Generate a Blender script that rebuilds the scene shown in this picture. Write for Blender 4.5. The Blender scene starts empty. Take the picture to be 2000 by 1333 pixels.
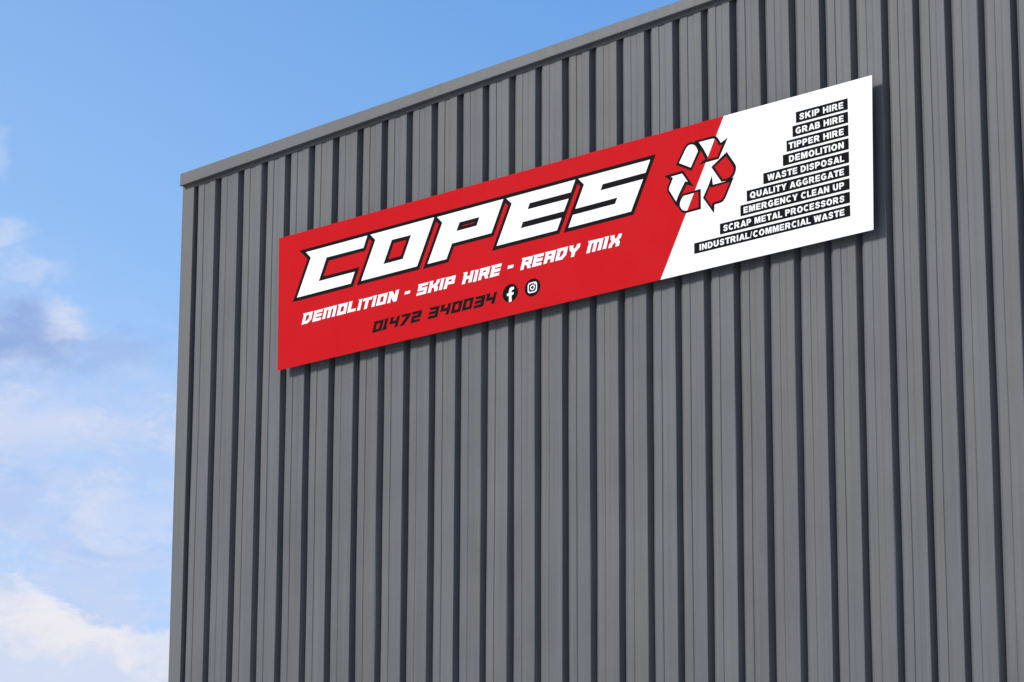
import bpy, bmesh, math, random
from mathutils import Vector, Matrix, Euler
from mathutils.geometry import tessellate_polygon

random.seed(7)
C = bpy.context.scene.collection
scene = bpy.context.scene
R = math.radians

# ------------------------------------------------------------------ camera
cam_d = bpy.data.cameras.new('camera')
cam_d.sensor_width = 36.0
cam_d.lens = 6984.645 / 2000.0 * 36.0
cam_d.clip_start = 0.1
cam_d.clip_end = 6000.0
cam = bpy.data.objects.new('camera', cam_d)
C.objects.link(cam)
pitch, roll, yaw = 0.273716, 0.00363366, 0.7201956
fh = Vector((-math.sin(yaw), math.cos(yaw), 0)); rt = Vector((math.cos(yaw), math.sin(yaw), 0)); up = Vector((0, 0, 1))
F = fh * math.cos(pitch) + up * math.sin(pitch)
U = -fh * math.sin(pitch) + up * math.cos(pitch)
Rv = rt * math.cos(roll) + U * math.sin(roll)
Uv = -rt * math.sin(roll) + U * math.cos(roll)
m = Matrix((Rv, Uv, -F)).transposed().to_4x4()
m.translation = Vector((23.05413, -21.77776, 1.6))
cam.matrix_world = m
scene.camera = cam

# ------------------------------------------------------------------ light
SUN_TO = Vector((-0.68, -1.0, 0.64)).normalized()       # direction towards the sun
SUN_EL = math.asin(SUN_TO.z)
SUN_AZ = math.atan2(SUN_TO.x, SUN_TO.y)                 # clockwise from +Y
SUN_STRENGTH = 2.35
SKY_STRENGTH = 0.148
EXPOSURE = 0.52
sun_d = bpy.data.lights.new('sun', 'SUN')
sun_d.energy = SUN_STRENGTH
sun_d.angle = R(10.0)                                    # sun softened by thin cloud
sun_d.color = (1.0, 0.93, 0.83)
sun = bpy.data.objects.new('sun', sun_d)
C.objects.link(sun)
sun.rotation_euler = SUN_TO.to_track_quat('Z', 'Y').to_euler()
sun.location = (-20, -20, 30)

w = bpy.data.worlds.new('World')
scene.world = w
w.use_nodes = True
wn, wl = w.node_tree.nodes, w.node_tree.links
wn.clear()
def N(tree, kind, **kw):
    n = tree.nodes.new(kind)
    for k, v in kw.items(): setattr(n, k, v)
    return n
def feed(tree, sock, v):
    if hasattr(v, 'is_output') or isinstance(v, bpy.types.NodeSocket): tree.links.new(v, sock)
    else: sock.default_value = v
def mth(tree, op, a, b=0.0, c=0.0, clamp=False):
    n = N(tree, 'ShaderNodeMath', operation=op, use_clamp=clamp)
    feed(tree, n.inputs[0], a); feed(tree, n.inputs[1], b)
    if len(n.inputs) > 2: feed(tree, n.inputs[2], c)
    return n.outputs[0]
def sstep(tree, v, lo, hi, a=0.0, b=1.0):
    n = N(tree, 'ShaderNodeMapRange', interpolation_type='SMOOTHSTEP')
    feed(tree, n.inputs[0], v); n.inputs[1].default_value = lo; n.inputs[2].default_value = hi
    n.inputs[3].default_value = a; n.inputs[4].default_value = b
    return n.outputs[0]
def mixc(tree, f, a, b, blend='MIX'):
    n = N(tree, 'ShaderNodeMix', data_type='RGBA', blend_type=blend)
    feed(tree, n.inputs[0], f)
    for s, v in ((n.inputs[6], a), (n.inputs[7], b)):
        if isinstance(v, tuple): s.default_value = v if len(v) == 4 else (*v, 1)
        else: tree.links.new(v, s)
    return n.outputs[2]
def noise(tree, vec, scale, detail=5, rough=0.55, dist=0.0):
    n = N(tree, 'ShaderNodeTexNoise')
    n.inputs['Scale'].default_value = scale; n.inputs['Detail'].default_value = detail
    n.inputs['Roughness'].default_value = rough; n.inputs['Distortion'].default_value = dist
    tree.links.new(vec, n.inputs['Vector'])
    return n.outputs[0]
wt = w.node_tree
sky = N(wt, 'ShaderNodeTexSky', sky_type='NISHITA', sun_disc=False)
sky.sun_elevation = SUN_EL
sky.sun_rotation = SUN_AZ
sky.altitude = 0
sky.air_density = 1.0
sky.dust_density = 0.3
sky.ozone_density = 2.5
tc = N(wt, 'ShaderNodeTexCoord')
sep = N(wt, 'ShaderNodeSeparateXYZ'); wl.new(tc.outputs['Generated'], sep.inputs[0])
az0 = mth(wt, 'MULTIPLY', mth(wt, 'ARCTAN2', sep.outputs[0], sep.outputs[1]), 180 / math.pi)     # degrees, clockwise from +Y
az = az0
azc = mth(wt, 'MINIMUM', mth(wt, 'MAXIMUM', mth(wt, 'ADD', az0, 48.5), -2.5), 2.5)
el = mth(wt, 'MULTIPLY', mth(wt, 'ARCSINE', sep.outputs[2]), 180 / math.pi)
cmb = N(wt, 'ShaderNodeCombineXYZ')
wl.new(mth(wt, 'MULTIPLY', az, 0.55), cmb.inputs[0]); wl.new(el, cmb.inputs[1])
big = noise(wt, cmb.outputs[0], 0.55, 7, 0.58, 0.3)
fine = noise(wt, cmb.outputs[0], 2.2, 6, 0.6, 0.2)
soft = noise(wt, cmb.outputs[0], 0.22, 3, 0.5)
azw = mth(wt, 'ADD', az, mth(wt, 'MULTIPLY', mth(wt, 'SUBTRACT', big, 0.5), 1.8))
elw = mth(wt, 'ADD', el, mth(wt, 'MULTIPLY', mth(wt, 'SUBTRACT', fine, 0.5), 1.3))
def blob(a0, e0, ra, re):
    dx = mth(wt, 'DIVIDE', mth(wt, 'SUBTRACT', azw, a0), ra)
    dy = mth(wt, 'DIVIDE', mth(wt, 'SUBTRACT', elw, e0), re)
    q = mth(wt, 'SQRT', mth(wt, 'ADD', mth(wt, 'MULTIPLY', dx, dx), mth(wt, 'MULTIPLY', dy, dy)))
    return sstep(wt, q, 0.2, 1.25, 1.0, 0.0)
# a cloud bank low over the horizon all the way round, thin veils above it, a few loose clouds
wisp = noise(wt, cmb.outputs[0], 1.3, 7, 0.62, 0.6)
veil = mth(wt, 'MULTIPLY', sstep(wt, mth(wt, 'ADD', mth(wt, 'ADD', el, mth(wt, 'MULTIPLY', mth(wt, 'SUBTRACT', soft, 0.5), 3.0)), mth(wt, 'MULTIPLY', azc, 0.45)), 13.6, 17.6, 1.0, 0.0),
           sstep(wt, wisp, 0.34, 0.66, 0.48, 1.0))
puff = noise(wt, cmb.outputs[0], 1.9, 10, 0.70, 0.3)
elp = mth(wt, 'ADD', el, mth(wt, 'MULTIPLY', mth(wt, 'SUBTRACT', puff, 0.5), 2.0))
ridge = mth(wt, 'ADD', elp, mth(wt, 'MULTIPLY', azc, 0.22))
bank = sstep(wt, ridge, 10.95, 11.45, 1.0, 0.0)
ridge2 = mth(wt, 'ADD', elp, mth(wt, 'MULTIPLY', mth(wt, 'MAXIMUM', mth(wt, 'ADD', azc, 0.3), -0.6), 0.62))
bank2 = sstep(wt, ridge2, 11.15, 11.7, 1.0, 0.0)
lit = mth(wt, 'MAXIMUM', blob(-48.75, 15.85, 0.5, 0.42), mth(wt, 'MAXIMUM', mth(wt, 'MULTIPLY', blob(-49.9, 17.15, 0.75, 0.32), 0.6), mth(wt, 'MULTIPLY', blob(-49.15, 16.65, 0.7, 0.26), 0.45)))
lit = mth(wt, 'MAXIMUM', lit, mth(wt, 'MULTIPLY', blob(-47.3, 12.8, 1.1, 0.45), 0.7))
lit = mth(wt, 'MAXIMUM', lit, mth(wt, 'MULTIPLY', blob(-49.9, 18.4, 0.35, 0.5), 0.5))
lit = mth(wt, 'MAXIMUM', lit, mth(wt, 'MULTIPLY', blob(-49.2, 14.2, 1.6, 0.6), 0.45))
lit = mth(wt, 'MULTIPLY', lit, sstep(wt, wisp, 0.25, 0.55, 0.45, 1.0))
shade = mth(wt, 'MAXIMUM', blob(-49.6, 15.55, 1.45, 0.6), mth(wt, 'MULTIPLY', blob(-48.0, 15.45, 1.1, 0.35), 0.45))
base = mixc(wt, 1.0, sky.outputs[0], (0.555, 0.825, 1.06), 'MULTIPLY')
K = 1.0 / (SKY_STRENGTH * 2 ** EXPOSURE)
def cc(r, g, b): return (r * K, g * K, b * K)
# thin high cloud, thicker towards the horizon and towards the sun's side
haze = mth(wt, 'MULTIPLY', mth(wt, 'ADD', sstep(wt, el, 11.0, 24.0, 0.26, 0.0), sstep(wt, mth(wt, 'ADD', az, mth(wt, 'MULTIPLY', mth(wt, 'SUBTRACT', soft, 0.5), 8.0)), -54.0, -38.0, 0.22, 0.0)),
           sstep(wt, soft, 0.2, 0.7, 0.8, 1.1))
base = mixc(wt, haze, base, cc(0.58, 0.76, 0.98))
col = mixc(wt, mth(wt, 'MULTIPLY', veil, 0.80), base, cc(0.60, 0.67, 0.88))
tuft = mth(wt, 'MULTIPLY', sstep(wt, noise(wt, cmb.outputs[0], 1.5, 9, 0.68, 0.35), 0.50, 0.64), sstep(wt, veil, 0.15, 0.7))
col = mixc(wt, mth(wt, 'MULTIPLY', tuft, 0.42), col, cc(0.74, 0.76, 0.90))
dusk = mth(wt, 'MULTIPLY', sstep(wt, noise(wt, cmb.outputs[0], 0.9, 6, 0.6, 0.5), 0.52, 0.66), sstep(wt, veil, 0.1, 0.6))
col = mixc(wt, mth(wt, 'MULTIPLY', dusk, 0.28), col, cc(0.34, 0.50, 0.84))
col = mixc(wt, mth(wt, 'MULTIPLY', shade, 0.78), col, cc(0.26, 0.39, 0.72))
col = mixc(wt, mth(wt, 'MULTIPLY', lit, 0.78), col, cc(0.74, 0.77, 0.91))
bankc = mixc(wt, sstep(wt, mth(wt, 'ADD', ridge, mth(wt, 'MULTIPLY', mth(wt, 'SUBTRACT', wisp, 0.5), 2.8)), 10.1, 11.2), cc(0.64, 0.72, 0.90), cc(0.85, 0.83, 0.88))
bank2c = mixc(wt, sstep(wt, mth(wt, 'ADD', ridge2, mth(wt, 'MULTIPLY', mth(wt, 'SUBTRACT', wisp, 0.5), 2.2)), 10.75, 11.6), cc(0.56, 0.67, 0.88), cc(0.92, 0.89, 0.91))
col = mixc(wt, mth(wt, 'MULTIPLY', bank2, 0.92), col, bank2c)
col = mixc(wt, mth(wt, 'MULTIPLY', bank, 0.92), col, bankc)
# bright cloud overhead, out of view, added to lift fill light in the grooves
over = noise(wt, tc.outputs['Generated'], 2.4, 7, 0.58, 0.4)
over = mth(wt, 'MULTIPLY', sstep(wt, over, 0.43, 0.58), sstep(wt, el, 24.0, 34.0))
col = mixc(wt, mth(wt, 'MULTIPLY', over, 0.85), col, cc(0.95, 0.96, 1.0))
bg = N(wt, 'ShaderNodeBackground'); wl.new(col, bg.inputs[0]); bg.inputs[1].default_value = SKY_STRENGTH
wo = N(wt, 'ShaderNodeOutputWorld'); wl.new(bg.outputs[0], wo.inputs[0])

scene.view_settings.view_transform = 'Standard'
scene.view_settings.look = 'None'
scene.view_settings.exposure = EXPOSURE
scene.view_settings.gamma = 1.0
scene.view_settings.use_curve_mapping = False
scene.render.engine = 'CYCLES'
scene.cycles.max_bounces = 6

# ------------------------------------------------------------------ materials
def mat(name, color, rough=0.5, metallic=0.0, spec=0.5):
    mt = bpy.data.materials.new(name); mt.use_nodes = True
    b = mt.node_tree.nodes['Principled BSDF']
    b.inputs['Base Color'].default_value = (*color, 1)
    b.inputs['Roughness'].default_value = rough
    b.inputs['Metallic'].default_value = metallic
    b.inputs['Specular IOR Level'].default_value = spec
    return mt, mt.node_tree, b

def sheet_metal(name, color, rough=0.5, streak=0.10, tint=0.06):
    """painted steel sheet: small tone change per sheet, rain streaks, dust speckle, faint dents"""
    mt, t, b = mat(name, color, rough, 0.0, 0.12)
    tc = N(t, 'ShaderNodeTexCoord'); oi = N(t, 'ShaderNodeObjectInfo')
    mp = N(t, 'ShaderNodeMapping'); t.links.new(tc.outputs['Object'], mp.inputs[0])
    mp.inputs['Scale'].default_value = (22, 22, 0.35)
    s1 = noise(t, mp.outputs[0], 1.0, 4, 0.6)
    mp2 = N(t, 'ShaderNodeMapping'); t.links.new(tc.outputs['Object'], mp2.inputs[0])
    mp2.inputs['Scale'].default_value = (75, 75, 0.6)
    s2 = noise(t, mp2.outputs[0], 1.0, 3, 0.6)
    cl = noise(t, tc.outputs['Object'], 1.1, 5, 0.6)
    sp = noise(t, tc.outputs['Object'], 160, 2, 0.6)
    v = mth(t, 'ADD', mth(t, 'MULTIPLY', mth(t, 'SUBTRACT', s1, 0.5), streak * 2.2), mth(t, 'MULTIPLY', mth(t, 'SUBTRACT', s2, 0.5), streak * 1.6))
    v = mth(t, 'ADD', v, mth(t, 'MULTIPLY', mth(t, 'SUBTRACT', cl, 0.5), streak * 2.0))
    v = mth(t, 'ADD', v, mth(t, 'MULTIPLY', mth(t, 'SUBTRACT', sp, 0.5), streak * 1.8))
    v = mth(t, 'ADD', v, mth(t, 'MULTIPLY', mth(t, 'SUBTRACT', oi.outputs['Random'], 0.5), tint))
    v = mth(t, 'ADD', v, 1.0)
    hue = mixc(t, sstep(t, noise(t, mp.outputs[0], 0.35, 3, 0.6), 0.35, 0.65),
               tuple(c * k for c, k in zip(color, (1.03, 1.0, 0.975))), tuple(c * k for c, k in zip(color, (0.96, 1.0, 1.035))))
    sc = N(t, 'ShaderNodeVectorMath', operation='SCALE')
    t.links.new(hue, sc.inputs[0]); t.links.new(v, sc.inputs['Scale'])
    t.links.new(sc.outputs[0], b.inputs['Base Color'])
    t.links.new(sstep(t, s1, 0.2, 0.8, rough - 0.06, rough + 0.08), b.inputs['Roughness'])
    bp = N(t, 'ShaderNodeBump'); bp.inputs['Strength'].default_value = 0.06; bp.inputs['Distance'].default_value = 0.01
    t.links.new(noise(t, tc.outputs['Object'], 240, 2, 0.5), bp.inputs['Height'])
    t.links.new(bp.outputs[0], b.inputs['Normal'])
    return mt

M_CLAD = sheet_metal('grey_cladding_paint', (0.1095, 0.1110, 0.1125), 0.45, 0.24, 0.12)
M_TRIM = sheet_metal('grey_trim_paint', (0.126, 0.126, 0.1235), 0.45, 0.12)
M_CORE = mat('liner_grey', (0.10, 0.10, 0.105), 0.8)[0]
M_ROOF = sheet_metal('roof_sheet_grey', (0.22, 0.22, 0.22), 0.5)

def vinyl(name, color, rough=0.5, spec=0.04, v=0.03):
    mt, t, b = mat(name, color, rough, 0.0, spec)
    tc = N(t, 'ShaderNodeTexCoord')
    n1 = noise(t, tc.outputs['Object'], 2.3, 5, 0.6)
    mp = N(t, 'ShaderNodeMapping'); t.links.new(tc.outputs['Object'], mp.inputs[0]); mp.inputs['Scale'].default_value = (14, 14, 0.8)
    n2 = noise(t, mp.outputs[0], 1.0, 4, 0.6)
    f = mth(t, 'ADD', 1.0, mth(t, 'MULTIPLY', mth(t, 'ADD', mth(t, 'SUBTRACT', n1, 0.5), mth(t, 'SUBTRACT', n2, 0.5)), v))
    sc = N(t, 'ShaderNodeVectorMath', operation='SCALE'); sc.inputs[0].default_value = color
    t.links.new(f, sc.inputs['Scale']); t.links.new(sc.outputs[0], b.inputs['Base Color'])
    t.links.new(sstep(t, n1, 0.3, 0.7, rough - 0.05, rough + 0.06), b.inputs['Roughness'])
    return mt
M_RED = vinyl('red_vinyl', (0.498, 0.0062, 0.0100), 0.5, 0.02)
M_WHITE = vinyl('white_vinyl', (0.82, 0.82, 0.82))
M_BLACK = vinyl('black_vinyl', (0.0085, 0.0068, 0.0072), 0.55, 0.015)
M_JET = vinyl('jet_black_vinyl', (0.002, 0.002, 0.002), 0.5, 0.02)
M_ALU = mat('aluminium', (0.55, 0.55, 0.56), 0.4, 0.9)[0]

# ------------------------------------------------------------------ helpers
def link(name, me, material, parent=None, loc=(0, 0, 0)):
    o = bpy.data.objects.new(name, me); C.objects.link(o)
    if material and not me.materials: me.materials.append(material)
    o.location = loc
    if parent: o.parent = parent
    return o
def mesh(name, verts, faces):
    me = bpy.data.meshes.new(name); me.from_pydata(verts, [], faces); me.update()
    return me
def empty(name, loc=(0, 0, 0)):
    o = bpy.data.objects.new(name, None); C.objects.link(o); o.location = loc; o.empty_display_size = 0.3
    return o
def tag(o, label=None, cat=None, group=None, kind=None):
    for k, v in (('label', label), ('category', cat), ('group', group), ('kind', kind)):
        if v: o[k] = v
    return o
def box_mesh(name, x0, x1, y0, y1, z0, z1, bevel=0.0):
    bm = bmesh.new(); bmesh.ops.create_cube(bm, size=1.0)
    for v in bm.verts:
        v.co = Vector((x0 + (v.co.x + .5) * (x1 - x0), y0 + (v.co.y + .5) * (y1 - y0), z0 + (v.co.z + .5) * (z1 - z0)))
    if bevel: bmesh.ops.bevel(bm, geom=bm.edges[:], offset=bevel, segments=2, profile=0.6, affect='EDGES')
    me = bpy.data.meshes.new(name); bm.to_mesh(me); bm.free()
    return me
def section_mesh(name, pts, x0, x1, slope, z_of, segs=1, wob=0.0, cap=True, taper=0.0):
    """closed section pts (y, z) carried along X, rising by `slope`; z is measured from z_of at X = 0"""
    n = len(pts); verts = []; faces = []
    for s in range(segs + 1):
        x = x0 + (x1 - x0) * s / segs
        d = (random.random() - .5) * wob if 0 < s < segs else 0
        for y, z in pts: verts.append((x, y + d, z_of + (slope + taper * z) * x + z + d))
    for s in range(segs):
        for k in range(n):
            a = s * n + k; b = s * n + (k + 1) % n
            faces.append((a, b, b + n, a + n))
    if cap:
        faces.append(tuple(range(n))[::-1]); faces.append(tuple(segs * n + k for k in range(n)))
    me = mesh(name, verts, faces)
    bm = bmesh.new(); bm.from_mesh(me); bmesh.ops.recalc_face_normals(bm, faces=bm.faces); bm.to_mesh(me); bm.free()
    return me

# ------------------------------------------------------------------ ground
gm, gt, gb = mat('concrete_yard', (0.35, 0.345, 0.33), 0.9)
tcg = N(gt, 'ShaderNodeTexCoord')
gt.links.new(mixc(gt, noise(gt, tcg.outputs['Object'], 0.6, 8, 0.65), (0.40, 0.39, 0.37), (0.50, 0.49, 0.465)), gb.inputs['Base Color'])
S_ = 3000.0
ground = link('ground', mesh('ground', [(-S_, -S_, 0), (S_, -S_, 0), (S_, S_, 0), (-S_, S_, 0)], [(0, 1, 2, 3)]), gm)
tag(ground, kind='structure')

# ------------------------------------------------------------------ warehouse
P = 0.3            # cladding module
DEP = 0.072        # depth of the cladding profile
GRV = 0.086        # floor of the groove
NP = 52            # modules along the wall
XR = P * NP        # right end of the wall
XL = -0.131        # left corner
DEPTH = 24.0       # building depth
FAS = 11.9633      # underside of the verge capping at X = 0
SL = 0.0415        # rise of the verge per metre
house = empty('warehouse', (XL, 0, 0))
tag(house, 'tall grey warehouse with ribbed metal cladding and a rising roof edge', 'warehouse')
def wpart(name, me, m_): return link(name, me, m_, house, (-XL, 0, 0))

def cladding(x0, x1, g, z0, z1, strong):
    """one sheet: web, groove floor, web, crown with a shallow pressed flute; edges wander by a millimetre"""
    wd = x1 - x0
    wb = min(0.024, g - 0.056)          # the web leans outwards a little
    pts = [(0.0, 0.0035), (0.0012, 0.006), (wb - 0.003, DEP - 0.004), (wb, DEP), (g - 0.052, DEP), (g - 0.049, DEP - 0.004),
           (g - 0.048, 0.041), (g - 0.047, 0.0395), (g - 0.004, 0.0015), (g + 0.001, 0.0)]
    a = x0 + 0.52 * P if wd > 0.2 else x0 + .5 * wd
    cr = x1 - P
    dl = 0.0052 if strong else 0.0030
    c1 = cr + 0.515 * P; c2 = cr + 0.735 * P
    tail = [(c1 - 0.001, 0.0), (c1 + 0.0055, dl), (c2 - 0.009, dl), (c2 + 0.005, 0.0), (x1 - 0.006, 0.0), (x1 - 0.0015, 0.0012), (x1, 0.0035)]
    prof = [(x0 + x, y) for x, y in pts] + tail
    n = len(prof); segs = 60
    ph = [random.uniform(0, 6.28) for _ in range(6)]
    verts = []; faces = []
    for s in range(segs + 1):
        z = z0 + (z1 - z0) * s / segs
        wx = 0.0019 * math.sin(z * 1.3 + ph[0]) + 0.0012 * math.sin(z * 3.7 + ph[1])
        wy = 0.0016 * math.sin(z * 0.9 + ph[2]) + 0.0008 * math.sin(z * 2.3 + ph[3])
        for k, (x, y) in enumerate(prof):
            e = 0.0 if k in (0, n - 1) else 1.0
            verts.append((x + wx * e, y + wy * e * (1.0 if k > 6 else 0.4) , z))
    for s in range(segs):
        for k in range(n - 1):
            a0 = s * n + k
            faces.append((a0, a0 + 1, a0 + 1 + n, a0 + n))
    return mesh('cladding_panel', verts, faces)

for i in range(1, NP + 1):
    x0, x1 = P * (i - 1), P * i
    g = GRV
    if i == 1: x0, g = 0.020, 0.066
    me = cladding(x0, x1, g, 0.12, FAS + SL * x0 + 0.02, random.random() < 0.5)
    wpart('cladding_panel', me, M_CLAD)

# corner trim: an L-shaped flashing with a return down to the groove
zt = FAS + 0.02
sec = [(XL, 0.16), (XL, -0.004), (XL + 0.004, -0.008), (0.021, -0.008), (0.024, -0.005), (0.026, DEP - 0.002), (0.022, DEP - 0.002), (0.019, -0.004), (XL + 0.005, -0.004), (XL + 0.004, 0.16)]
verts = []; faces = []; n = len(sec); segs = 24
for s in range(segs + 1):
    z = 0.12 + (zt - 0.12) * s / segs; d = 0.0009 * math.sin(z * 1.1) + 0.0005 * math.sin(z * 2.7)
    verts += [(x + d, y, z) for x, y in sec]
for s in range(segs):
    for k in range(n):
        a0 = s * n + k; b0 = s * n + (k + 1) % n
        faces.append((a0, b0, b0 + n, a0 + n))
me = mesh('corner_trim', verts, faces)
bm = bmesh.new(); bm.from_mesh(me); bmesh.ops.recalc_face_normals(bm, faces=bm.faces); bm.to_mesh(me); bm.free()
wpart('corner_trim', me, M_TRIM)

# solid wall behind the sheets, plinth, roof
core = section_mesh('wall', [(DEP + 0.006, -FAS), (DEP + 0.006, 0.0), (DEPTH, 0.0), (DEPTH, -FAS)], XL + 0.008, XR - 0.01, SL, FAS)
for v in core.vertices:
    if v.co.z < 2.0: v.co.z = 0.0
wpart('wall', core, M_CORE)
wpart('plinth', box_mesh('plinth', XL + 0.002, XR, -0.012, DEP + 0.004, -0.05, 0.118), M_CORE)
roof_sec = [(0.30, 0.012), (0.30, 0.055), (DEPTH + 0.05, 0.055), (DEPTH + 0.05, 0.012)]
wpart('roof', section_mesh('roof', roof_sec, XL + 0.02, XR - 0.02, SL, FAS), M_ROOF)
def side_ribs(name, xf, sgn, ztop):
    verts = []; faces = []; y = 0.17; prof = []
    while y < DEPTH - .3:
        prof += [(0.0, y), (0.0, y + 0.215), (-DEP * .5, y + 0.22), (-DEP * .5, y + 0.295)]; y += 0.3
    for z in (0.12, ztop):
        verts += [(xf + sgn * d, yy, z) for d, yy in prof]
    n = len(prof)
    faces = [(k, k + 1, k + 1 + n, k + n) for k in range(n - 1)]
    return mesh(name, verts, faces)
wpart('side_wall', side_ribs('side_wall', XL - 0.001, -1, FAS), M_CLAD)
wpart('side_wall', side_ribs('side_wall', XR + 0.04, 1, FAS + SL * XR), M_CLAD)

# flashing strip under the capping (tucked behind its overhang) and the capping itself, in lengths
O = 0.055; HC = 0.122; SLT = 0.0378
flash = [(-0.0062, -0.0300), (-0.0062, 0.03), (-0.0032, 0.03), (-0.0032, -0.0300)]
cap = [(-O, 0.0), (-O - 0.0035, 0.003), (-O - 0.0035, 0.009), (-O, 0.018), (-O + 0.001, HC - 0.008), (-O + 0.005, HC - 0.002), (-O + 0.012, HC),
       (0.32, HC + 0.012), (0.32, HC - 0.02), (0.29, HC - 0.02), (0.28, 0.02), (-0.0075, 0.02), (-0.0085, 0.004), (-O + 0.016, 0.004), (-O + 0.014, 0.0)]
xs = [-0.1185, 3.15, 6.35, 9.55, 12.75, XR + 0.05]
for a0, b0 in zip(xs, xs[1:]):
    wpart('verge_capping', section_mesh('verge_capping', cap, a0 + 0.0006, b0 - 0.0006, SL, FAS, 10, 0.0016, True, (SLT - SL) / HC), M_TRIM)
xf = [XL + 0.001, 4.75, 9.2, 13.6, XR]
for a0, b0 in zip(xf, xf[1:]):
    wpart('flashing_strip', section_mesh('flashing_strip', flash, a0 + 0.001, b0 - 0.001, SL, FAS, 14, 0.002), M_TRIM)
# side capping running back from the corner
wpart('eaves_capping', box_mesh('eaves_capping', -0.1185, XL + 0.1, 0.325, DEPTH, FAS - 0.006, FAS + HC), M_TRIM)

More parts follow.
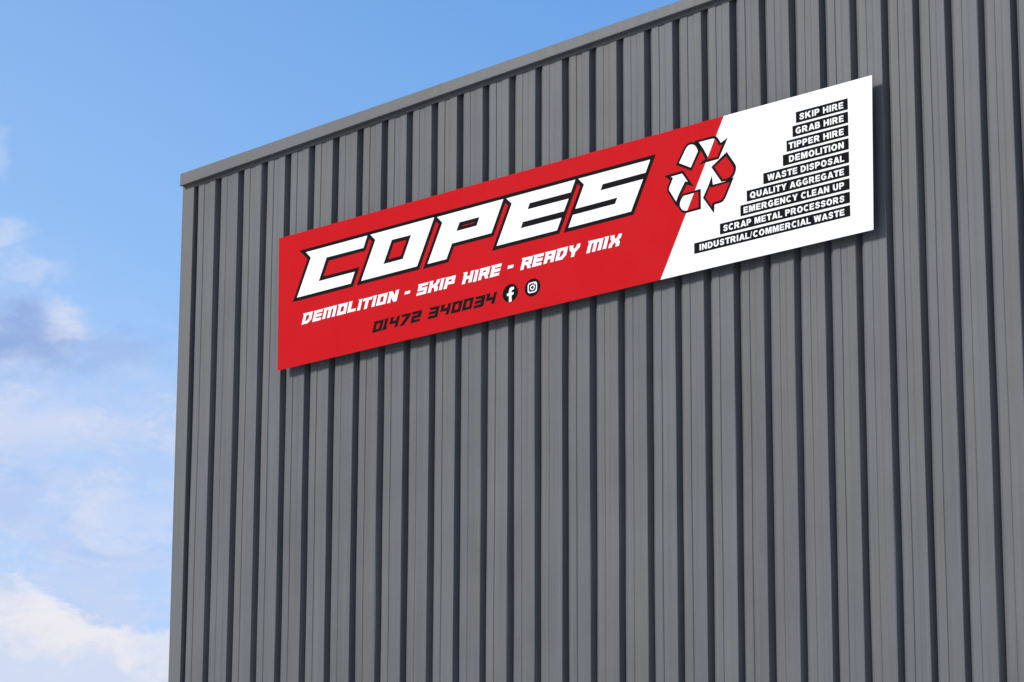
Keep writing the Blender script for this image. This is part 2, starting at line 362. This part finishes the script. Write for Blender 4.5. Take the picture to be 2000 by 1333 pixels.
# ------------------------------------------------------------------ sign
SIGN = {
 'big': [["C",[[0.3362,1.044],[1.0898,1.0461],[1.0436,0.9425],[0.5952,0.9438],[0.5032,0.7424],[0.9436,0.7436],[0.898,0.6443],[0.2362,0.6413],[0.399,0.9817]],[],[[0.2534,1.0755],[1.1404,1.0782],[1.0665,0.912],[0.6195,0.9094],[0.5577,0.7767],[0.9987,0.7761],[0.9226,0.6114],[0.1834,0.6109],[0.3571,0.9775]],[]],["O",[[1.1254,1.0467],[1.8844,1.0495],[1.6882,0.6462],[1.0222,0.6438],[1.1872,0.9868]],[[[1.3852,0.9467],[1.6135,0.9451],[1.5185,0.7466],[1.2889,0.7452]]],[[1.0393,1.0784],[1.9379,1.0802],[1.7103,0.6125],[0.9693,0.6136],[1.1452,0.9795]],[[[1.4055,0.9129],[1.5588,0.9127],[1.4961,0.7789],[1.3426,0.7782]]]],["P",[[1.9167,1.0446],[2.6796,1.0481],[2.5462,0.7718],[2.0934,0.7702],[2.0315,0.6431],[1.8113,0.6425],[1.9791,0.9817]],[[[2.179,0.9433],[2.4084,0.9438],[2.3752,0.8726],[2.1435,0.8716]]],[[1.8357,1.0781],[2.7336,1.0794],[2.5666,0.7403],[2.1137,0.7386],[2.0525,0.6119],[1.7571,0.6095],[1.9376,0.9764]],[[[2.2091,0.9095],[2.3524,0.9108],[2.3489,0.9038],[2.2006,0.9035]]]],["E",[[2.7115,1.0458],[3.4802,1.0492],[3.4316,0.9489],[2.9763,0.9491],[2.9517,0.8988],[3.4059,0.8977],[3.3553,0.7984],[2.9005,0.7979],[2.8753,0.7471],[3.3283,0.7474],[3.279,0.6466],[2.6047,0.6459],[2.7742,0.9872]],[],[[2.6223,1.0795],[3.5373,1.0817],[3.3013,0.6141],[2.5521,0.6139],[2.7327,0.9801]],[]],["S",[[3.5112,1.0497],[4.2851,1.0495],[4.2342,0.9473],[3.7765,0.946],[3.7524,0.896],[4.2078,0.8973],[4.0787,0.6451],[3.4031,0.6423],[3.4523,0.7449],[3.9089,0.747],[3.9336,0.7961],[3.4785,0.7927],[3.5747,0.9865]],[],[[3.4272,1.0813],[4.3425,1.0831],[4.1033,0.6124],[3.3479,0.6101],[3.5325,0.9782]],[]]],
 'tag': [[[[0.3144,0.4787],[0.4379,0.4781],[0.4181,0.4083],[0.3741,0.3797],[0.2981,0.3788],[0.3262,0.4637]],[[[0.3562,0.4538],[0.3957,0.4541],[0.3863,0.4227],[0.3583,0.4039],[0.3423,0.404]]]],[[[0.4474,0.4772],[0.5646,0.4777],[0.5569,0.4549],[0.4867,0.4528],[0.4855,0.4409],[0.5523,0.4411],[0.5435,0.4179],[0.4755,0.4159],[0.4739,0.4049],[0.5401,0.4039],[0.5339,0.3802],[0.4299,0.3792],[0.4554,0.4635]],[]],[[[0.5691,0.4788],[0.7345,0.48],[0.7061,0.3812],[0.6686,0.3812],[0.6923,0.4556],[0.6668,0.4547],[0.6468,0.3811],[0.6103,0.3809],[0.6322,0.4556],[0.6085,0.4545],[0.5877,0.3823],[0.5519,0.3813],[0.5781,0.4658]],[]],[[[0.7469,0.4804],[0.8664,0.4788],[0.838,0.3818],[0.7286,0.3812],[0.7547,0.4649]],[[[0.7867,0.4546],[0.8233,0.4547],[0.8102,0.408],[0.7721,0.4076]]]],[[[0.8739,0.4794],[0.9222,0.4808],[0.9015,0.4077],[0.9635,0.4072],[0.9559,0.3834],[0.8555,0.3835],[0.8809,0.4663]],[]],[[[0.9929,0.4781],[1.0411,0.4787],[1.0135,0.3805],[0.9764,0.3805],[1.0047,0.4647]],[]],[[[1.0534,0.475],[1.1629,0.4764],[1.156,0.4526],[1.1185,0.4514],[1.0941,0.3787],[1.0579,0.3777],[1.0815,0.4528],[1.0464,0.452]],[]],[[[1.1658,0.4787],[1.2144,0.4791],[1.1861,0.3814],[1.1482,0.3816],[1.1764,0.4646]],[]],[[[1.2236,0.4768],[1.3463,0.4767],[1.3151,0.3806],[1.2037,0.3808],[1.2323,0.4632]],[[[1.2637,0.4535],[1.2996,0.4536],[1.2865,0.4046],[1.2499,0.4041]]]],[[[1.3536,0.4781],[1.4011,0.4781],[1.4284,0.4354],[1.4422,0.4785],[1.4786,0.4785],[1.4486,0.3794],[1.4111,0.379],[1.386,0.4227],[1.3729,0.3788],[1.3356,0.3786],[1.3641,0.4644]],[]],[[[1.5499,0.4448],[1.6121,0.445],[1.6038,0.4198],[1.5423,0.4191]],[]],[[[1.7016,0.4793],[1.8252,0.4788],[1.8176,0.4568],[1.7429,0.4547],[1.7388,0.4425],[1.8124,0.4427],[1.7942,0.3806],[1.6821,0.3808],[1.689,0.4044],[1.7645,0.405],[1.7686,0.4166],[1.6942,0.418],[1.7104,0.4637]],[]],[[[1.8334,0.48],[1.8817,0.4802],[1.8715,0.4423],[1.8875,0.4433],[1.9134,0.4603],[1.921,0.4795],[1.9566,0.4808],[1.9492,0.452],[1.9223,0.431],[1.9343,0.4122],[1.9258,0.3817],[1.889,0.3805],[1.8942,0.3994],[1.8807,0.4198],[1.8618,0.418],[1.8501,0.3803],[1.8143,0.3803],[1.8418,0.4659]],[]],[[[1.962,0.4811],[2.01,0.4814],[1.981,0.3813],[1.9429,0.3817],[1.9711,0.467]],[]],[[[2.019,0.4783],[2.1413,0.4791],[2.1208,0.4091],[2.0463,0.4125],[2.0343,0.3792],[1.9981,0.3793],[2.0273,0.4643]],[[[2.0594,0.4525],[2.0973,0.4534],[2.0904,0.4355],[2.0539,0.4349]]]],[[[2.2267,0.4829],[2.2763,0.4819],[2.2651,0.4431],[2.302,0.4441],[2.3139,0.4816],[2.3497,0.482],[2.3201,0.3827],[2.2832,0.3817],[2.2934,0.4185],[2.2576,0.4181],[2.2452,0.3822],[2.2086,0.3817],[2.2367,0.4686]],[]],[[[2.356,0.4794],[2.404,0.4781],[2.3737,0.3783],[2.3366,0.3782],[2.3649,0.464]],[]],[[[2.4128,0.4805],[2.5359,0.4808],[2.5155,0.4141],[2.5015,0.4141],[2.5105,0.3811],[2.475,0.3812],[2.4649,0.415],[2.4388,0.4136],[2.4286,0.3807],[2.3926,0.3809],[2.4209,0.4666]],[[[2.4535,0.4548],[2.4901,0.4558],[2.485,0.4404],[2.448,0.4401]]]],[[[2.5453,0.4825],[2.6643,0.4812],[2.6568,0.4556],[2.5857,0.4554],[2.5823,0.4444],[2.6524,0.4429],[2.6432,0.4189],[2.5745,0.4161],[2.5711,0.4059],[2.638,0.405],[2.6302,0.3821],[2.5254,0.3803],[2.5544,0.4676]],[]],[[[2.736,0.4448],[2.799,0.4437],[2.7898,0.4185],[2.7278,0.4172]],[]],[[[2.8893,0.4803],[3.014,0.4776],[2.9921,0.4105],[2.9784,0.4113],[2.9877,0.3791],[2.9522,0.378],[2.9408,0.4126],[2.9159,0.4121],[2.9057,0.3777],[2.8691,0.3781],[2.8979,0.4629]],[[[2.9315,0.4535],[2.968,0.453],[2.9623,0.438],[2.926,0.4379]]]],[[[3.0174,0.4809],[3.1365,0.4795],[3.129,0.4546],[3.0584,0.4539],[3.0557,0.4429],[3.1236,0.4417],[3.1145,0.4172],[3.0466,0.4159],[3.0432,0.405],[3.1101,0.4046],[3.1027,0.3806],[2.999,0.3795],[3.027,0.4655]],[]],[[[3.1466,0.4812],[3.2701,0.4801],[3.2374,0.3808],[3.2009,0.3813],[3.211,0.412],[3.1755,0.4118],[3.1637,0.3819],[3.1264,0.3813],[3.1551,0.4669]],[[[3.1873,0.4559],[3.2252,0.4556],[3.2184,0.4389],[3.1829,0.4385]]]],[[[3.2768,0.4828],[3.4002,0.4821],[3.3787,0.4142],[3.334,0.3817],[3.2559,0.3824],[3.2846,0.4678]],[[[3.3182,0.4557],[3.3542,0.4579],[3.3441,0.4265],[3.3189,0.4074],[3.3011,0.4075]]]],[[[3.4101,0.4824],[3.461,0.481],[3.4526,0.4653],[3.4659,0.4453],[3.4904,0.4644],[3.4978,0.4829],[3.5345,0.4822],[3.5261,0.4492],[3.4759,0.4166],[3.4642,0.3816],[3.4274,0.3822],[3.4391,0.4159],[3.4124,0.4507],[3.4181,0.4669]],[]],[[[3.616,0.4831],[3.7839,0.4802],[3.7538,0.3822],[3.7151,0.382],[3.7402,0.4561],[3.7164,0.4548],[3.6936,0.381],[3.6565,0.381],[3.68,0.456],[3.6568,0.4548],[3.634,0.3802],[3.5958,0.3806],[3.625,0.4666]],[]],[[[3.7915,0.4834],[3.8426,0.4836],[3.8098,0.3816],[3.7713,0.3827],[3.8013,0.4681]],[]],[[[3.8541,0.48],[3.905,0.4794],[3.8977,0.4631],[3.9097,0.4422],[3.9351,0.4595],[3.9417,0.4788],[3.9797,0.479],[3.9697,0.4472],[3.9447,0.4285],[3.957,0.4101],[3.9464,0.3779],[3.9084,0.3781],[3.916,0.3972],[3.9014,0.4174],[3.8767,0.3972],[3.87,0.3787],[3.8328,0.3783],[3.8455,0.4128],[3.8703,0.429],[3.8556,0.4505],[3.8629,0.4636]],[]]],
 'num': [[[[1.1785,0.2427],[1.3012,0.2421],[1.2704,0.1446],[1.162,0.1444],[1.189,0.2296]],[[[1.2193,0.2185],[1.2588,0.218],[1.2425,0.1697],[1.2041,0.1685]]]],[[[1.3066,0.2452],[1.3563,0.2442],[1.3309,0.1728],[1.3389,0.1713],[1.3303,0.1466],[1.281,0.146],[1.2882,0.171],[1.2963,0.1709],[1.3134,0.2314]],[]],[[[1.3716,0.2433],[1.4218,0.2431],[1.4097,0.2052],[1.4468,0.2066],[1.4589,0.2425],[1.4933,0.2435],[1.4623,0.1471],[1.4271,0.1461],[1.4399,0.1816],[1.3654,0.1825],[1.382,0.2297]],[]],[[[1.506,0.243],[1.6253,0.2427],[1.6185,0.2186],[1.5366,0.1443],[1.4859,0.1441],[1.5697,0.2195],[1.5209,0.219]],[]],[[[1.6307,0.2439],[1.7547,0.244],[1.7352,0.183],[1.6604,0.1819],[1.6559,0.1717],[1.73,0.1703],[1.722,0.1484],[1.6142,0.1456],[1.633,0.209],[1.7043,0.2094],[1.7092,0.2187],[1.6383,0.2182],[1.6392,0.2299]],[]],[[[1.8338,0.2448],[1.9577,0.243],[1.9278,0.1449],[1.8164,0.1452],[1.825,0.1703],[1.8972,0.1698],[1.9038,0.1823],[1.8279,0.1818],[1.8366,0.2059],[1.9079,0.2069],[1.9154,0.2168],[1.8511,0.2196]],[]],[[[1.9684,0.242],[2.0163,0.2439],[2.0066,0.2054],[2.0433,0.2073],[2.054,0.2435],[2.0916,0.2432],[2.0595,0.1469],[2.0241,0.146],[2.0357,0.1814],[1.9625,0.1829],[1.9766,0.2292]],[]],[[[2.1013,0.2431],[2.2239,0.242],[2.1919,0.1452],[2.083,0.1452],[2.1086,0.2281]],[[[2.1405,0.2186],[2.1801,0.2196],[2.1652,0.1706],[2.1269,0.17]]]],[[[2.2296,0.2436],[2.351,0.2449],[2.3213,0.1459],[2.2108,0.1457],[2.2363,0.2294]],[[[2.2702,0.2202],[2.3084,0.2197],[2.2926,0.1711],[2.2545,0.1698]]]],[[[2.362,0.2401],[2.4841,0.2398],[2.4544,0.1421],[2.3432,0.1411],[2.3517,0.1667],[2.4215,0.1663],[2.4267,0.1779],[2.3538,0.1782],[2.3623,0.2037],[2.4343,0.2036],[2.4399,0.2137],[2.3775,0.2161]],[]],[[[2.4884,0.2407],[2.5392,0.2421],[2.5278,0.2044],[2.5668,0.2054],[2.5765,0.2407],[2.6129,0.2422],[2.5802,0.1437],[2.5434,0.1422],[2.5562,0.1786],[2.4832,0.1797],[2.4972,0.2271]],[]]],
 'f': [[2.8022,0.2469],[2.8023,0.2253],[2.7868,0.2242],[2.7748,0.2171],[2.7732,0.2013],[2.8,0.2015],[2.7956,0.1808],[2.775,0.178],[2.7763,0.1239],[2.7461,0.1229],[2.7458,0.1796],[2.7244,0.1783],[2.7243,0.1999],[2.7457,0.2017],[2.7456,0.2214],[2.7558,0.2424],[2.7729,0.2498]],
 'fc': [2.7604,0.2006,0.0855,0.079],
 'ic': [3.0069,0.2014,0.0864,0.0774],
 'rec': [[[[4.5564,0.9454],[4.6396,1.0704],[4.6598,1.0923],[4.6879,1.1039],[4.7238,1.1025],[4.7595,1.09],[4.783,1.065],[4.8085,1.0133],[4.7128,0.8621]],[["w",[[4.5862,0.9534],[4.6595,1.064],[4.6797,1.0813],[4.7037,1.0859],[4.7315,1.081],[4.7552,1.0646],[4.7708,1.0414],[4.7823,1.0125],[4.7067,0.889]]]]],[[[4.7493,1.1054],[4.942,1.1052],[4.9695,1.0958],[4.9889,1.075],[5.0157,1.0297],[5.0868,1.0584],[4.9917,0.9022],[4.8561,0.9011],[4.7887,0.8961],[4.8604,0.9296],[4.8024,1.0311],[4.7713,1.0808]],[["w",[[4.7936,1.087],[4.9338,1.086],[4.9558,1.0791],[4.8843,0.9395],[4.838,1.0232]]],["r",[[4.9558,1.0791],[4.9767,1.0548],[5.0036,1.0062],[5.0328,1.0161],[4.981,0.9196],[4.8738,0.9221],[4.8843,0.9395]]]]],[[[5.0755,0.9393],[5.1534,0.8264],[5.1662,0.8009],[5.1657,0.7717],[5.1519,0.739],[5.1281,0.7116],[5.0967,0.6989],[5.02,0.7023],[4.92,0.8466]],[["r",[[5.0703,0.9065],[5.1337,0.8144],[5.145,0.7892],[5.143,0.7636],[5.1286,0.7408],[5.1009,0.7207],[5.0657,0.7153],[5.0305,0.7209],[4.9499,0.8401]]]]],[[[5.1397,0.7078],[5.0553,0.5584],[5.0315,0.5342],[5.0079,0.5281],[4.9436,0.5254],[4.9378,0.4545],[4.8306,0.6045],[4.8928,0.7068],[4.9213,0.7705],[4.928,0.6927],[5.0536,0.6932]],[["r",[[5.1041,0.6791],[5.0383,0.5685],[5.02,0.5496],[4.9964,0.5461],[4.9218,0.541],[4.9198,0.5102],[4.8558,0.6005],[4.9019,0.6872],[4.9096,0.6738],[5.0181,0.6767]]]]],[[[4.804,0.6852],[4.8033,0.517],[4.6527,0.5138],[4.621,0.5244],[4.5934,0.5458],[4.5762,0.5776],[4.5741,0.6042],[4.5889,0.6437],[4.6189,0.68],[4.7422,0.682]],[["w",[[4.7364,0.6649],[4.6656,0.5314],[4.6331,0.5362],[4.6094,0.553],[4.5914,0.5829],[4.5917,0.6104],[4.6064,0.64],[4.629,0.6628]]],["r",[[4.7364,0.6649],[4.7832,0.6668],[4.7838,0.5341],[4.6656,0.5314]]]]],[[[4.4343,0.8741],[4.6253,0.879],[4.7324,0.7234],[4.6597,0.7566],[4.5988,0.6711],[4.5659,0.5863],[4.5564,0.5915],[4.4634,0.736],[4.4597,0.7664],[4.4925,0.8286]],[["w",[[4.5008,0.8545],[4.617,0.8565],[4.6758,0.7729],[4.6481,0.7854],[4.575,0.6795],[4.552,0.6318],[4.4812,0.7421],[4.4798,0.7622],[4.5223,0.8387]]]]]],
 'diag': [[5.0503,1.2538],[4.381,0.0009]],
 'corners': [[-0.0086,1.2438],[6.5193,1.2581],[6.4971,-0.0057],[0.0089,0.0083]],
 'strips': [["SKIP HIRE",5.7738,6.2815,1.0281,1.121,5.8088,6.2393],["GRAB HIRE",5.7379,6.2815,0.9182,1.0108,5.7698,6.2383],["TIPPER HIRE",5.6766,6.2815,0.8084,0.9006,5.6984,6.2369],["DEMOLITION",5.6376,6.2815,0.6985,0.7904,5.6995,6.2349],["WASTE DISPOSAL",5.4404,6.2815,0.5886,0.6803,5.4819,6.236],["QUALITY AGGREGATE",5.2723,6.2815,0.4787,0.5701,5.3053,6.231],["EMERGENCY CLEAN UP",5.2064,6.2815,0.3689,0.4599,5.2394,6.2291],["SCRAP METAL PROCESSORS",4.9971,6.2815,0.259,0.3497,5.0309,6.2282],["INDUSTRIAL/COMMERCIAL WASTE",4.7327,6.2815,0.1491,0.2395,4.7884,6.2258]],
}

SX0, SZ0, SW, SH, SY = 1.244115, 9.923675, 6.508216, 1.252352, -0.090
sign = empty('sign', (SX0, SY, SZ0))
tag(sign, 'long red and white sign board with slanted white lettering fixed high on grey cladding', 'sign')

def flat(name, outer, holes, y0, th, material, parent, world_parent_offset=None):
    """flat cut shape in the plane of the sign: outline (u, v), its own thickness, front at y0 - th"""
    def area(p): return sum(a[0] * b[1] - b[0] * a[1] for a, b in zip(p, p[1:] + p[:1]))
    loops = [outer if area(outer) > 0 else outer[::-1]] + [h if area(h) < 0 else h[::-1] for h in holes]
    flatpts = [p for l in loops for p in l]
    tris = tessellate_polygon([[Vector((u, v, 0)) for u, v in l] for l in loops])
    n = len(flatpts)
    verts = [(u, y0 - th, v) for u, v in flatpts] + [(u, y0, v) for u, v in flatpts]
    faces = []
    for t_ in tris:
        a, b, c = (flatpts[k] for k in t_)
        ar = (b[0] - a[0]) * (c[1] - a[1]) - (c[0] - a[0]) * (b[1] - a[1])
        faces.append(tuple(t_) if ar > 0 else tuple(t_)[::-1])
    k0 = 0
    for l in loops:
        for k in range(len(l)):
            a = k0 + k; b = k0 + (k + 1) % len(l)
            faces.append((b, a, a + n, b + n))
        k0 += len(l)
    me = mesh(name, verts, faces)
    return link(name, me, material, parent)

def grow(poly, d):
    sgn = 1 if sum(a[0] * b[1] - b[0] * a[1] for a, b in zip(poly, poly[1:] + poly[:1])) > 0 else -1
    out = []; n = len(poly)
    for k in range(n):
        p, q, r = (Vector(poly[(k + j) % n]) for j in (-1, 0, 1))
        e1 = (q - p).normalized(); e2 = (r - q).normalized()
        n1 = Vector((e1.y, -e1.x)) * sgn; n2 = Vector((e2.y, -e2.x)) * sgn
        mv = n1 + n2; c = max(mv.length_squared / 2, 0.35)
        out.append(list(q + mv / c * d))
    return out
TH = 0.0006
# backing board and hanging rails
(d0u, d0v), (d1u, d1v) = SIGN['diag']
flat('backing_board', grow(SIGN['corners'], -0.004), [], 0.0045, 0.0035, M_ALU, sign)
for v in (0.28, 0.97):
    link('fixing_rail', box_mesh('fixing_rail', 0.15, SW - 0.15, 0.0050, 0.0885, v - 0.02, v + 0.02), M_ALU, sign)
TL, TR, BR, BL = SIGN['corners']
flat('red_face', [BL, [d1u, d1v], [d0u, d0v], TL], [], 0.0008, 0.0008, M_RED, sign)
flat('white_face', [[d1u + .0002, d1v], BR, TR, [d0u + .0002, d0v]], [], 0.0008, 0.0008, M_WHITE, sign)
for k, (ch, white, wh, black, bh) in enumerate(SIGN['big']):
    y = -0.0002 - (k % 2) * 0.0003
    o = flat('letter', white, wh, -0.0016, TH, M_WHITE, sign)
    flat('letter_outline', black, bh, y, TH, M_BLACK, o)
for outer, holes in SIGN['tag']:
    flat('letter', outer, holes, -0.0002, TH, M_WHITE, sign)
for outer, holes in SIGN['num']:
    flat('digit', outer, holes, -0.0002, TH, M_BLACK, sign)

def ring(cu, cv, ru, rv, n=48, pw=2.0):
    pts = []
    for k in range(n):
        a = 2 * math.pi * k / n; c, s = math.cos(a), math.sin(a)
        pts.append([cu + ru * math.copysign(abs(c) ** (2 / pw), c), cv + rv * math.copysign(abs(s) ** (2 / pw), s)])
    return pts
for key in ('fc', 'ic'):
    cu, cv, ru, rv = SIGN[key]
    disc = flat('social_badge', ring(cu, cv, ru, rv), [], -0.0002, TH, M_JET, sign)
    if key == 'fc':
        flat('badge_emblem', SIGN['f'], [], -0.0012, TH, M_WHITE, disc)
    else:
        flat('badge_emblem', ring(cu, cv, .60 * ru, .60 * rv, 48, 4.2), [ring(cu, cv, .465 * ru, .465 * rv, 48, 3.8)], -0.0012, TH, M_WHITE, disc)
        flat('badge_emblem', ring(cu, cv, .305 * ru, .305 * rv), [ring(cu, cv, .18 * ru, .18 * rv)], -0.0012, TH, M_WHITE, disc)
        flat('badge_emblem', ring(cu + .31 * ru, cv + .33 * rv, .075 * ru, .075 * rv, 16), [], -0.0012, TH, M_WHITE, disc)
for outer, fills in SIGN['rec']:
    outer = grow(outer, 0.0022)
    a = flat('recycling_arrow', outer, [], -0.0002, TH, M_BLACK, sign)
    for kind, pts in fills:
        flat('arrow_fill', pts, [], -0.0012, TH, M_WHITE if kind == 'w' else M_RED, a)

# heavy sans capitals, drawn in a cell one unit high; (outline, holes, width)
def arc(cx, cy, rx, ry, a0, a1, n=10):
    return [(cx + rx * math.cos(R(a0 + (a1 - a0) * k / n)), cy + ry * math.sin(R(a0 + (a1 - a0) * k / n))) for k in range(n + 1)]
def band(line, th):
    l, r = [], []
    for k, (x, y) in enumerate(line):
        a = line[max(k - 1, 0)]; b = line[min(k + 1, len(line) - 1)]
        dx, dy = b[0] - a[0], b[1] - a[1]; q = math.hypot(dx, dy)
        l.append((x - dy / q * th / 2, y + dx / q * th / 2)); r.append((x + dy / q * th / 2, y - dx / q * th / 2))
    return l + r[::-1]
T_ = 0.228; H_ = 0.20
def bowl(y0, y1, x0, xr): return arc(xr - (y1 - y0) / 2, (y0 + y1) / 2, (y1 - y0) / 2, (y1 - y0) / 2, -90, 90)
GL = {
 'I': ([(0, 0), (T_, 0), (T_, 1), (0, 1)], [], T_),
 'L': ([(0, 0), (.66, 0), (.66, H_), (T_, H_), (T_, 1), (0, 1)], [], .66),
 'T': ([(.25, 0), (.52, 0), (.52, .77), (.77, .77), (.77, 1), (0, 1), (0, .77), (.25, .77)], [], .77),
 'E': ([(0, 0), (.72, 0), (.72, .215), (T_, .215), (T_, .40), (.66, .40), (.66, .605), (T_, .605), (T_, .785), (.71, .785), (.71, 1), (0, 1)], [], .72),
 'H': ([(0, 0), (T_, 0), (T_, .39), (.56, .39), (.56, 0), (.83, 0), (.83, 1), (.56, 1), (.56, .63), (T_, .63), (T_, 1), (0, 1)], [], .83),
 'N': ([(0, 0), (.25, 0), (.25, .55), (.57, 0), (.82, 0), (.82, 1), (.57, 1), (.57, .45), (.25, 1), (0, 1)], [], .82),
 'M': ([(0, 0), (.23, 0), (.23, .66), (.39, 0), (.59, 0), (.75, .66), (.75, 0), (.98, 0), (.98, 1), (.63, 1), (.49, .44), (.35, 1), (0, 1)], [], .98),
 'W': ([(.2, 0), (.46, 0), (.585, .56), (.71, 0), (.97, 0), (1.17, 1), (.92, 1), (.83, .42), (.70, 1), (.47, 1), (.34, .42), (.25, 1), (0, 1)], [], 1.17),
 'A': ([(0, 0), (.27, 0), (.315, .16), (.60, .16), (.645, 0), (.92, 0), (.595, 1), (.325, 1)], [[(.375, .36), (.545, .36), (.46, .68)]], .92),
 'K': ([(0, 0), (T_, 0), (T_, .24), (.385, .37), (.58, 0), (.90, 0), (.565, .57), (.87, 1), (.55, 1), (T_, .61), (T_, 1), (0, 1)], [], .90),
 'Y': ([(.31, 0), (.58, 0), (.58, .40), (.89, 1), (.60, 1), (.445, .65), (.29, 1), (0, 1), (.31, .40)], [], .89),
 '/': ([(0, -.02), (.11, -.02), (.33, 1.02), (.22, 1.02)], [], .33),
 'O': (arc(.45, .5, .45, .52, 0, 354, 28), [arc(.45, .5, .185, .30, 0, 354, 24)], .90),
 'C': (band(arc(.45, .5, .325, .405, 45, 315, 22), .245), [], .80),
 'D': ([(0, 0)] + arc(.36, .5, .45, .5, -90, 90, 16) + [(0, 1)], [[(T_, .22)] + arc(.36, .5, .185, .28, -90, 90, 12) + [(T_, .78)]], .81),
 'P': ([(0, 0), (T_, 0), (T_, .35)] + arc(.45, .675, .30, .325, -90, 90, 12) + [(0, 1)], [[(T_, .56)] + arc(.40, .675, .10, .115, -90, 90, 8) + [(T_, .79)]], .75),
 'R': ([(0, 0), (T_, 0), (T_, .38), (.36, .37), (.55, 0), (.87, 0), (.66, .42)] + arc(.50, .70, .31, .30, -55, 90, 10) + [(0, 1)], [[(T_, .59)] + arc(.42, .695, .11, .105, -90, 90, 8) + [(T_, .80)]], .87),
 'B': ([(0, 0)] + arc(.50, .285, .31, .285, -90, 66, 9) + arc(.48, .76, .27, .24, -60, 90, 8) + [(0, 1)],
       [[(T_, .20)] + arc(.44, .30, .10, .10, -90, 90, 6) + [(T_, .40)], [(T_, .60)] + arc(.42, .70, .09, .10, -90, 90, 6) + [(T_, .80)]], .81),
 'U': (band([(.135, 1), (.135, .42)] + arc(.415, .40, .28, .285, 180, 360, 14) + [(.695, .42), (.695, 1)], .26), [], .83),
 'S': (band([(.70, .70), (.64, .80), (.52, .885), (.36, .89), (.21, .84), (.145, .73), (.19, .62), (.33, .55), (.48, .49), (.61, .42), (.65, .29), (.59, .17), (.44, .10), (.28, .115), (.15, .20), (.10, .32)], .225), [], .76),
 'G': (band(arc(.46, .5, .335, .405, 45, 312, 20), .245) + [], [], .88),
 'Q': (arc(.45, .5, .45, .52, 0, 354, 28), [arc(.45, .5, .185, .30, 0, 354, 24)], .92),
}
def lettering(text, u0, u1, base, cap_h, parent):
    """white capitals on a strip, each one its own cut letter; spaced to fill u0..u1"""
    gap, sp = 0.155, 0.56
    adv = []; x = 0.0
    for k, ch in enumerate(text):
        if ch == ' ': x += sp - gap; continue
        adv.append((ch, x)); x += GL[ch][2] + (0.09 if ch in 'AYTLW' else gap)
    total = adv[-1][1] + GL[adv[-1][0]][2]
    s = (u1 - u0) / total
    for ch, x in adv:
        out, holes, wd = GL[ch]
        f = lambda pts: [[u0 + (x + px) * s, base + py * cap_h] for px, py in pts]
        o = flat('letter', f(out), [f(h) for h in holes], -0.0012, TH, M_WHITE, parent)
        if ch == 'G' or ch == 'Q':      # spur of the G, tail of the Q: joined to the same letter
            ex = f([(.46, .55), (.46, .36), (.62, .36), (.62, .05), (.86, .14), (.86, .55)]) if ch == 'G' else f([(.42, .26), (.74, -.10), (.92, .04), (.56, .40)])
            bm = bmesh.new(); bm.from_mesh(o.data)
            vs = [bm.verts.new((a, -0.0012 - TH - 0.0002, b)) for a, b in ex]; bf = bm.faces.new(vs)
            if bf.calc_area() and bf.normal.y > 0: bf.normal_flip()
            bm.to_mesh(o.data); bm.free()
for text, a, b, v0, v1, t0, t1 in SIGN['strips']:
    st = flat('service_strip', [[a, v0], [b, v0], [b, v1], [a, v1]], [], -0.0002, TH, M_BLACK, sign)
    h = v1 - v0
    lettering(text, t0, t1, v0 + 0.21 * h, 0.57 * h, st)
